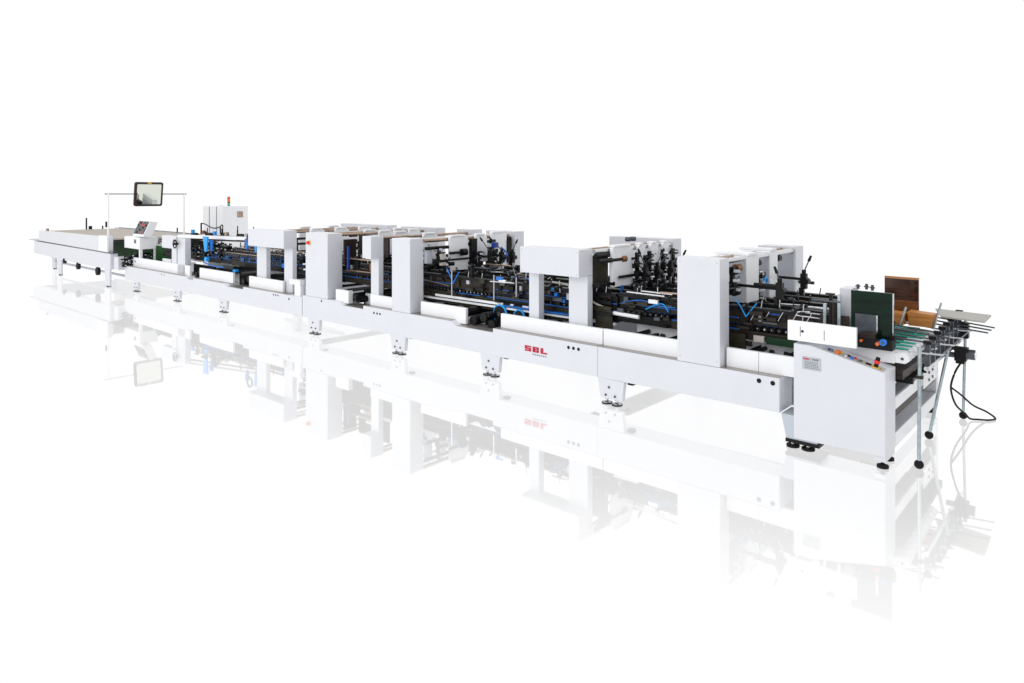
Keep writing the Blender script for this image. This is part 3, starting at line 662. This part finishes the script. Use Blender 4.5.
for k, (x0, x1, y, z0, z1) in enumerate(((-1.76,-1.64,1.22,0.965,1.075),(-1.60,-1.41,1.28,0.965,1.085))):
    MB().prism([(x0,z0),(x1,z0),(x1+0.015,z1),(x0-0.01,z1+0.01)], 'y', y, y+0.16).build('wedge_board', 'wood', fd)
for x, y in ((-1.66,1.16),(-1.40,1.30)): MB().obox((x,y,0.95),(x+0.06,y+0.03,1.15 if x < -1.5 else 1.20),0.024,0.012).build('stop_bar', 'zinc', fd)
B('gate_box', 'white', fd, -1.96, -1.86, 0.42, 0.62, 1.0, 1.375, 0.004)
for i in range(5): MB().cyl((-1.855,0.44,1.06+0.07*i),(-1.845,0.44,1.06+0.07*i),0.016,n=10).build('bolt', 'steel', fd)
for x, h, m in ((-2.00,1.32,'black'),(-2.05,1.24,'zinc'),(-1.93,1.33,'zinc'),(-1.98,1.26,'brown'),(-1.955,1.26,'black')): MB().box(x-0.012,x+0.012,0.30,0.33,0.95,h).build('gate_post', m, fd)
MB().obox((-2.16,0.30,1.265),(-1.92,0.30,1.265),0.02,0.014).build('gate_arm', 'steel', fd); MB().box(-2.04,-1.97,0.29,0.33,1.32,1.335).build('gate_arm', 'brown', fd)
MB().box(-2.1,-1.86,0.335,0.36,0.95,1.14).build('gate_plate', 'brown', fd)
for i in range(4): MB().obox((-2.32+0.02*i,0.36+0.05*i,1.10+0.022*i),(-2.0,0.36+0.05*i,1.09+0.025*i),0.02,0.01).build('guide_bar', ('chrome','bright','steel','chrome')[i], fd)
for x, y in ((-1.83,0.5),(-1.76,0.5),(-1.70,0.45)): MB().cyl((x,y,1.37),(x,y,1.41+0.01*(x>-1.8)),0.012,n=10).box(x-0.02,x+0.02,y-0.01,y+0.01,1.39,1.40).build('wing_screw', 'steel', fd)
B('gear_box', 'brown', fd, -1.74, -1.62, 0.22, 0.30, 0.96, 1.04, 0.006); B('gear_box', 'black', fd, -1.82, -1.49, 0.21, 0.31, 0.912, 0.995, 0.006)
MB().cyl((-1.548,0.16,0.985),(-1.548,0.19,0.985),0.027,n=20).use('steel').cyl((-1.548,0.150,0.985),(-1.548,0.16,0.985),0.010,n=12).cyl((-1.548,0.19,0.985),(-1.548,0.22,0.985),0.010,n=12).build('knob', 'blue', fd)
MB().cyl((-1.592,0.17,0.966),(-1.592,0.21,0.966),0.015,n=14).build('knob', 'orange', fd); MB().cyl((-1.72,0.18,0.975),(-1.72,0.21,0.975),0.011,n=12).build('knob', 'orange', fd)
B('gear_box', 'black', fd, -1.53, -1.49, 0.30, 0.36, 0.96, 1.03, 0.004)
# rear board block of the hopper
B('gear_box', 'black', fd, -2.0, -1.7, 0.7, 1.3, 0.95, 1.0, 0.006)

# ---- support rack in front of the feeder: three poles on round feet, a tube, uprights and rods
rk = thing('feed_rack', 'steel tube rack standing on three round black feet before the feeder belts', 'rack', (-1.28, 1.1, 0))
MB().cyl((-1.285,0.42,0.765),(-1.285,2.02,0.765),0.018,n=14).build('tube', 'chrome', rk)
for (x, y), t in (((-1.295,0.21),(-1.290,0.21,0.977)),((-1.386,1.05),(-1.24,1.06,0.822)),((-1.26,1.915),(-1.235,1.90,1.0))):
    p = MB().cyl((x,y,0.03),t,0.0135,n=14).build('pole', 'zinc', rk); MB().ball((x,y,0.036),0.036,(1,1,1)).build('round_foot', 'rubber', p)
for i in range(8):
    y = 0.50+0.20*i; h = 0.20+0.012*i
    u = MB().box(-1.312,-1.272,y-0.016,y+0.016,0.755,0.755+h).build('upright', 'steel', rk)
    MB().box(-1.32,-1.26,y-0.022,y+0.022,0.755+h,0.785+h,0.004).build('clamp_block', 'black', u)
    MB().cyl((-1.29,y-0.03,0.78+h*0.5),(-1.27,y+0.03,0.78+h*0.5),0.010,n=8).build('screw', 'chrome', u)
    MB().cyl((-1.80,y,0.990+0.002*i),(-1.20 if i < 5 else -1.0,y,0.965-0.005*i),0.0075,n=8).build('rod', 'steel', rk)
for y in (0.36,0.85,1.25,1.7): MB().cyl((-1.40,y,0.90),(-1.18,y+0.15,0.88),0.007,n=8).build('rod', 'chrome', rk)
MB().cyl((-1.30,0.22,0.955),(-1.30,2.0,0.985),0.008,n=8).build('rod', 'steel', rk); MB().cyl((-1.21,0.6,0.86),(-1.21,2.0,0.87),0.007,n=8).build('rod', 'steel', rk)
MB().box(-1.27,-1.21,1.86,1.95,0.80,0.95,0.006).build('clamp_block', 'black', rk); MB().box(-1.315,-1.265,0.19,0.235,0.725,0.75,0.004).build('clamp_block', 'brown', rk)

# ---- motor hanging on the rack with its cable
mo = thing('motor', 'small black gear motor with a chrome end hanging on the rack pole', 'motor', (-1.2, 1.5, 0.70))
MB().box(-1.26,-1.165,1.45,1.55,0.655,0.765,0.008).box(-1.25,-1.18,1.46,1.54,0.63,0.66,0.004).box(-1.27,-1.15,1.44,1.52,0.755,0.785,0.004).build('housing', 'black', mo)
MB().cyl((-1.175,1.50,0.72),(-1.10,1.50,0.722),0.047,n=24).build('motor_end', 'steel', mo); MB().cyl((-1.10,1.50,0.722),(-1.095,1.50,0.722),0.040,n=24).build('end_cap', 'chrome', mo); MB().cyl((-1.33,1.50,0.70),(-1.255,1.50,0.70),0.026,n=16).build('shaft', 'steel', mo)
hose(mo, [(-1.21,1.5,0.64),(-1.27,1.55,0.52),(-1.31,1.6,0.36),(-1.28,1.65,0.20),(-1.22,1.80,0.08),(-1.20,1.90,0.02),(-1.14,1.95,0.012),(-1.06,2.0,0.012),(-1.02,2.10,0.012),(-1.10,2.15,0.05),(-1.19,2.0,0.13),(-1.26,1.78,0.27),(-1.31,1.62,0.36)], 0.009, 'rubber', 'cable')

# ---- grey board lying on the rods
gy = MB().prism([(-1.50,1.93),(-1.02,1.84),(-1.01,1.38),(-1.36,1.44)], 'z', 1.045, 1.060, 0.002).build('feed_board', 'grey')
gy['label'] = 'flat light grey board lying on the rods at the right end'; gy['category'] = 'board'

# ================================================================== CONTROL CONSOLE
co = thing('control_console', 'white slope-topped control console with coloured buttons and a silver label', 'console', (-1.85, 0.16, 0))
MB().prism([(-2.211,0.090),(-1.489,0.100),(-1.489,0.772),(-1.975,0.889),(-2.07,0.912),(-2.211,0.914)], 'y', 0.0, 0.315, 0.006).build('cabinet', 'white', co)
B('frame_post', 'white', co, -1.575, -1.492, 0.02, 0.31, 0.050, 0.099, 0.003)
for x, y in ((-1.52,0.05),(-1.53,0.26)):
    MB().cyl((x,y,0),(x,y,0.02),0.045,n=20).cyl((x,y,0.02),(x,y,0.03),0.042,0.02,n=20).cyl((x,y,0.02),(x,y,0.056),0.014,n=10).build('levelling_foot', 'rubber', co)
def slope_z(x): return 0.889+(x+1.975)*(0.772-0.889)/(0.486)
def on_slope(mb): return mb
sl = math.atan2(-0.117, 0.486)
st = MB().obox((-1.975,0.075,0.892),(-1.515,0.075,slope_z(-1.515)+0.003),0.115,0.004).build('button_strip', 'strip', co)
nx, nz = -math.sin(sl), math.cos(sl)
def button(x, y, r, h, m, name='button', base=None):
    p0 = Vector((x,y,slope_z(x)+0.004)); d = Vector((nx,0,nz))
    if base: MB().cyl(p0,p0+d*0.006,r*1.9,n=18).build('button_ring', base, st); p0 = p0+d*0.006
    MB().cyl(p0,p0+d*h,r,n=16).build(name, m, st)
for x, y, r, h, m, nm, base in ((-1.935,0.05,0.010,0.02,'dblue','switch',None),(-1.912,0.05,0.010,0.02,'print','switch',None),(-1.865,0.045,0.017,0.03,'orange','button',None),(-1.850,0.085,0.012,0.02,'yellow','button',None),
        (-1.80,0.045,0.009,0.012,'bright','button',None),(-1.785,0.085,0.011,0.012,'dgreen','button',None),(-1.752,0.04,0.013,0.02,'blue','button',None),(-1.735,0.08,0.011,0.015,'red','button',None),
        (-1.70,0.04,0.010,0.018,'print','switch',None),(-1.685,0.06,0.011,0.018,'print','switch',None),(-1.64,0.06,0.012,0.012,'rubber','switch',None),(-1.62,0.06,0.012,0.012,'rubber','switch',None)):
    button(x, y, r, h, m, nm, base)
button(-1.575, 0.06, 0.017, 0.028, 'rubber', 'emergency_stop_base', 'yellow'); 
p0 = Vector((-1.575+nx*0.035,0.06,slope_z(-1.575)+0.004+nz*0.035)); d = Vector((nx,0,nz)); MB().cyl(p0,p0+d*0.026,0.022,n=20).build('emergency_stop', 'red', st); MB().cyl(p0+d*0.026,p0+d*0.05,0.017,n=20).build('emergency_stop_cap', 'rubber', st)
button(-1.80,0.11,0.005,0.01,'red'); button(-1.535,0.05,0.006,0.006,'wood')
lp = B('name_plate', 'label', co, -2.138, -1.985, -0.004, -0.001, 0.705, 0.814)
lettering(lp, -2.128, 0.789, 0.06, 0.014, -0.0045, 'logo', False)
tx = MB()
for i in range(4): tx.box(-2.055+0.014*i,-2.045+0.014*i,-0.0055,-0.004,0.789,0.803)
for r_ in range(5):
    x = -2.115
    while x < -2.01:
        w = R.uniform(0.006,0.018); tx.box(x,x+w,-0.0055,-0.004,0.77-0.013*r_,0.775-0.013*r_); x += w+0.005
tx.build('small_print', 'print', lp)

# ================================================================== DELIVERY TABLE (far left)
dl = thing('delivery_conveyor', 'long white delivery conveyor with a beige belt at the far left end', 'machine', (-21.2, 0.9, 0))
MB().prism([(-24.35,0.49),(-22.2,0.45),(-21.8,0.43),(-18.12,0.43),(-18.12,0.80),(-24.35,0.84)], 'y', -0.15, 0.02, 0.008).build('side_panel', 'white', dl)
MB().prism([(-23.95,0.865),(-18.28,0.825),(-18.28,1.215),(-18.85,1.215),(-18.85,1.185),(-23.95,1.165)], 'y', -0.13, -0.03, 0.008).build('upper_panel', 'white', dl)
B('seam', 'steel', dl, -24.3, -18.07, -0.12, 0.0, 0.842, 0.85)
B('end_lip', 'lav', dl, -24.9, -24.0, -0.14, 2.1, 0.85, 0.875)
B('post', 'bright', dl, -18.85, -18.27, -0.17, -0.131, 0.84, 1.215, 0.005)
B('delivery_belt', 'beige', dl, -23.9, -18.3, -0.02, 2.0, 1.12, 1.15, 0.004)
B('delivery_belt', 'beige', dl, -18.28, -17.0, 0.9, 2.0, 1.13, 1.16, 0.004)
B('rear_panel', 'white', dl, -24.3, -18.1, 2.01, 2.12, 0.45, 1.17, 0.005); B('edge_strip', 'steel', dl, -23.9, -18.2, 2.0, 2.03, 1.172, 1.185)
B('end_panel', 'white', dl, -24.35, -24.25, 0.03, 2.0, 0.5, 0.84, 0.005)
B('side_panel', 'white', dl, -18.04, -17.75, -0.10, 0.12, 0.44, 0.74, 0.006)
for x, y in ((-18.35,-0.10),(-22.0,-0.10),(-24.0,0.3),(-18.35,1.9),(-22.0,1.9)):
    l = B('leg', 'white', dl, x-0.17, x+0.17, y-0.04, y+0.0, 0.03, 0.45, 0.005); MB().cyl((x,y,0),(x,y,0.03),0.05,n=14).build('levelling_foot', 'rubber', l)
B('cross_member', 'lav', dl, -23.9, -18.4, 0.25, 0.29, 0.20, 0.25); B('cross_member', 'lav', dl, -18.4, -17.1, 0.45, 0.50, 0.22, 0.27)
for x, z, r_ in ((-21.55,0.42,0.07),(-20.45,0.36,0.09),(-19.0,0.33,0.10)): MB().cyl((x,-0.165,z),(x,-0.10,z),r_,n=18).build('drive_roller', 'rubber', dl)
B('gear_plate', 'olive', dl, -18.2, -17.2, 0.3, 0.34, 0.30, 0.44)
for x, y, h, r_ in ((-23.9,1.1,0.32,0.022),(-23.9,1.21,0.07,0.05),(-23.9,1.55,0.07,0.02),(-23.3,-0.08,0.06,0.04),(-19.6,2.02,0.12,0.018)): MB().cyl((x,y,1.14),(x,y,1.18+h),r_,n=10).build('guide_post', 'rubber' if y > 1 else 'bronze', dl)
B('green_belt', 'green', dl, -18.4, -15.9, 0.62, 1.9, 0.80, 0.83, 0.004); MB().prism([(-18.2,0.83),(-16.0,0.83),(-16.0,1.0),(-18.2,1.08)], 'y', 1.70, 1.74).build('green_belt', 'green', dl)
B('green_belt', 'green', dl, -19.8, -16.0, 0.46, 0.50, 0.62, 1.02, 0.004); B('dark_cover', 'black', dl, -19.8, -17.2, 0.40, 0.44, 1.0, 1.14, 0.004)
for i in range(6): drive_block(dl, -17.55+0.12*(i%3), -0.02+0.1*i, 0.66+0.05*(i%3), 200+i)
MB().cyl((-18.0,0.15,0.66),(-17.65,0.15,0.65),0.09,n=18).build('motor', 'rubber', dl); MB().cyl((-17.65,0.15,0.65),(-17.6,0.15,0.65),0.07,n=16).build('motor_end', 'bright', dl)
for i in range(4): B('cross_shaft', ('black','brown','steel','black')[i], dl, -18.0, -17.0, 0.5+0.2*i, 0.55+0.2*i, 1.06+0.015*i, 1.09+0.015*i)

# ---- mirror on its stand across the line
mi = thing('inspection_mirror', 'square mirror in a dark frame hanging from a thin bar between two posts', 'mirror', (-18.4, 0.9, 1.2))
MB().cyl((-18.4,-0.10,0.9),(-18.4,-0.10,2.26),0.021,n=12).build('post', 'bright', mi); MB().cyl((-18.4,1.69,1.1),(-18.4,1.69,2.26),0.018,n=12).build('post', 'bright', mi)
MB().cyl((-18.4,-0.18,2.225),(-18.4,1.76,2.225),0.012,n=10).build('bar', 'steel', mi); MB().box(-18.52,-18.44,-0.13,-0.07,1.42,1.56,0.01).build('switch_box', 'rubber', mi)
def rrect(y0, y1, z0, z1, r, n=6):
    pts = []
    for cy, cz, a0 in ((y1-r,z1-r,0),(y0+r,z1-r,90),(y0+r,z0+r,180),(y1-r,z0+r,270)):
        for k in range(n+1):
            a = math.radians(a0+90*k/n); pts.append((cy+r*math.cos(a), cz+r*math.sin(a)))
    return pts
f = MB().prism(rrect(0.467,1.142,1.92,2.525,0.05), 'x', -18.40, -18.345, 0.008).rot((-18.38,0.805,2.22),'Y',math.radians(8)).build('frame', mat('dark_frame',(0.035,0.018,0.018),0.35), mi)
MB().prism(rrect(0.52,1.09,1.972,2.473,0.025), 'x', -18.344, -18.335).rot((-18.38,0.805,2.22),'Y',math.radians(8)).build('glass', 'mirror', f)
MB().box(-18.345,-18.335,0.76,0.85,2.49,2.52).rot((-18.38,0.805,2.22),'Y',math.radians(8)).build('tag', 'yellow', f)

# ---- control desk with its sloped panel
dk = thing('control_desk', 'white box desk with a tilted dark keypad panel beside the delivery conveyor', 'control panel', (-17.3, 0.45, 0.7))
bx = B('desk_box', 'bright', dk, -17.95, -17.02, 0.10, 0.50, 0.95, 1.22, 0.008); MB().box(-17.34,-17.22,0.094,0.10,1.08,1.17).build('socket', 'print', bx)
for x, y in ((-17.05,0.14),(-17.05,0.46),(-17.9,0.46)): B('leg', 'bright', dk, x-0.04, x+0.02, y-0.03, y+0.03, 0.56, 0.95, 0.003)
pn = MB().prism([(0.13,1.24),(0.13,1.28),(0.275,1.60),(0.45,1.57),(0.31,1.24)], 'x', -17.50, -16.88, 0.008).build('panel_housing', 'bright', dk)
fa = Vector((0, 0.13, 1.28)); fu = Vector((0, 0.145, 0.32)).normalized(); fn = Vector((0, -0.32, 0.145)).normalized()
def on_face(x, t, h=0.0): p = fa + fu*t + fn*h; return (x, p.y, p.z)
pk = MB().obox(on_face(-17.19, 0.02, 0.004), on_face(-17.19, 0.335, 0.004), 0.57, 0.006, up=tuple(fn)).build('keypad', 'screen', pn)
for i in range(5):
    for j in range(5):
        x = -17.42+0.115*i; t = 0.045+0.058*j; m = ('red' if (i,j) in ((2,4),(3,3),(3,0),(2,3)) else ('print','steel','print','rubber')[(i*3+j)%4])
        MB().obox(on_face(x, t, 0.010), on_face(x, t+0.035, 0.010), 0.075, 0.006, up=tuple(fn)).build('key', m, pk)

# ---- electrical cabinets behind
cb = thing('electrical_cabinet', 'tall white electrical cabinet behind the line with a signal lamp on top', 'cabinet', (-18.0, 2.9, 0))
B('cabinet_body', 'bright', cb, -19.10, -17.956, 2.5, 3.21, 0.05, 1.90, 0.008)
for x in (-18.72,-18.30): MB().box(x,x+0.02,2.492,2.50,0.1,1.89).build('door_gap', 'print', cb)
B('meter', 'bronze', cb, -17.956, -17.945, 2.90, 3.06, 1.60, 1.76, 0.002); B('base', 'rubber', cb, -19.05, -18.0, 2.55, 3.15, 0.0, 0.05)
for k, (m, z) in enumerate((('teal',1.905),('cap',1.97),('orange',2.03),('red',2.09))): MB().cyl((-18.06,2.72,z),(-18.06,2.72,z+0.058),0.036,n=16).build('signal_lamp', m, cb)
MB().cyl((-18.06,2.72,2.15),(-18.06,2.72,2.16),0.045,n=16).build('lamp_cap', 'white', cb)
MB().box(-18.6,-18.4,2.6,2.75,1.9,1.93).build('cable_gland', 'bright', cb)
ca = thing('hanging_cable', 'thin dark post and hanging cable in front of the electrical cabinet', 'cable', (-18.8, 2.3, 1.2))
MB().cyl((-18.54,2.2,1.13),(-18.54,2.2,1.46),0.022,n=8).build('post', 'rubber', ca)
hose(ca, [(-18.54,2.2,1.45),(-18.3,2.2,1.43),(-18.0,2.2,1.36),(-17.75,2.2,1.34),(-17.5,2.2,1.38),(-17.36,2.2,1.44)], 0.014, 'rubber', 'cable')
MB().cyl((-17.45,2.2,1.2),(-17.45,2.2,1.38),0.018,n=8).build('post', 'rubber', ca)

# helper property clean-up
for o in bpy.data.objects:
    if '_w' in o: del o['_w']
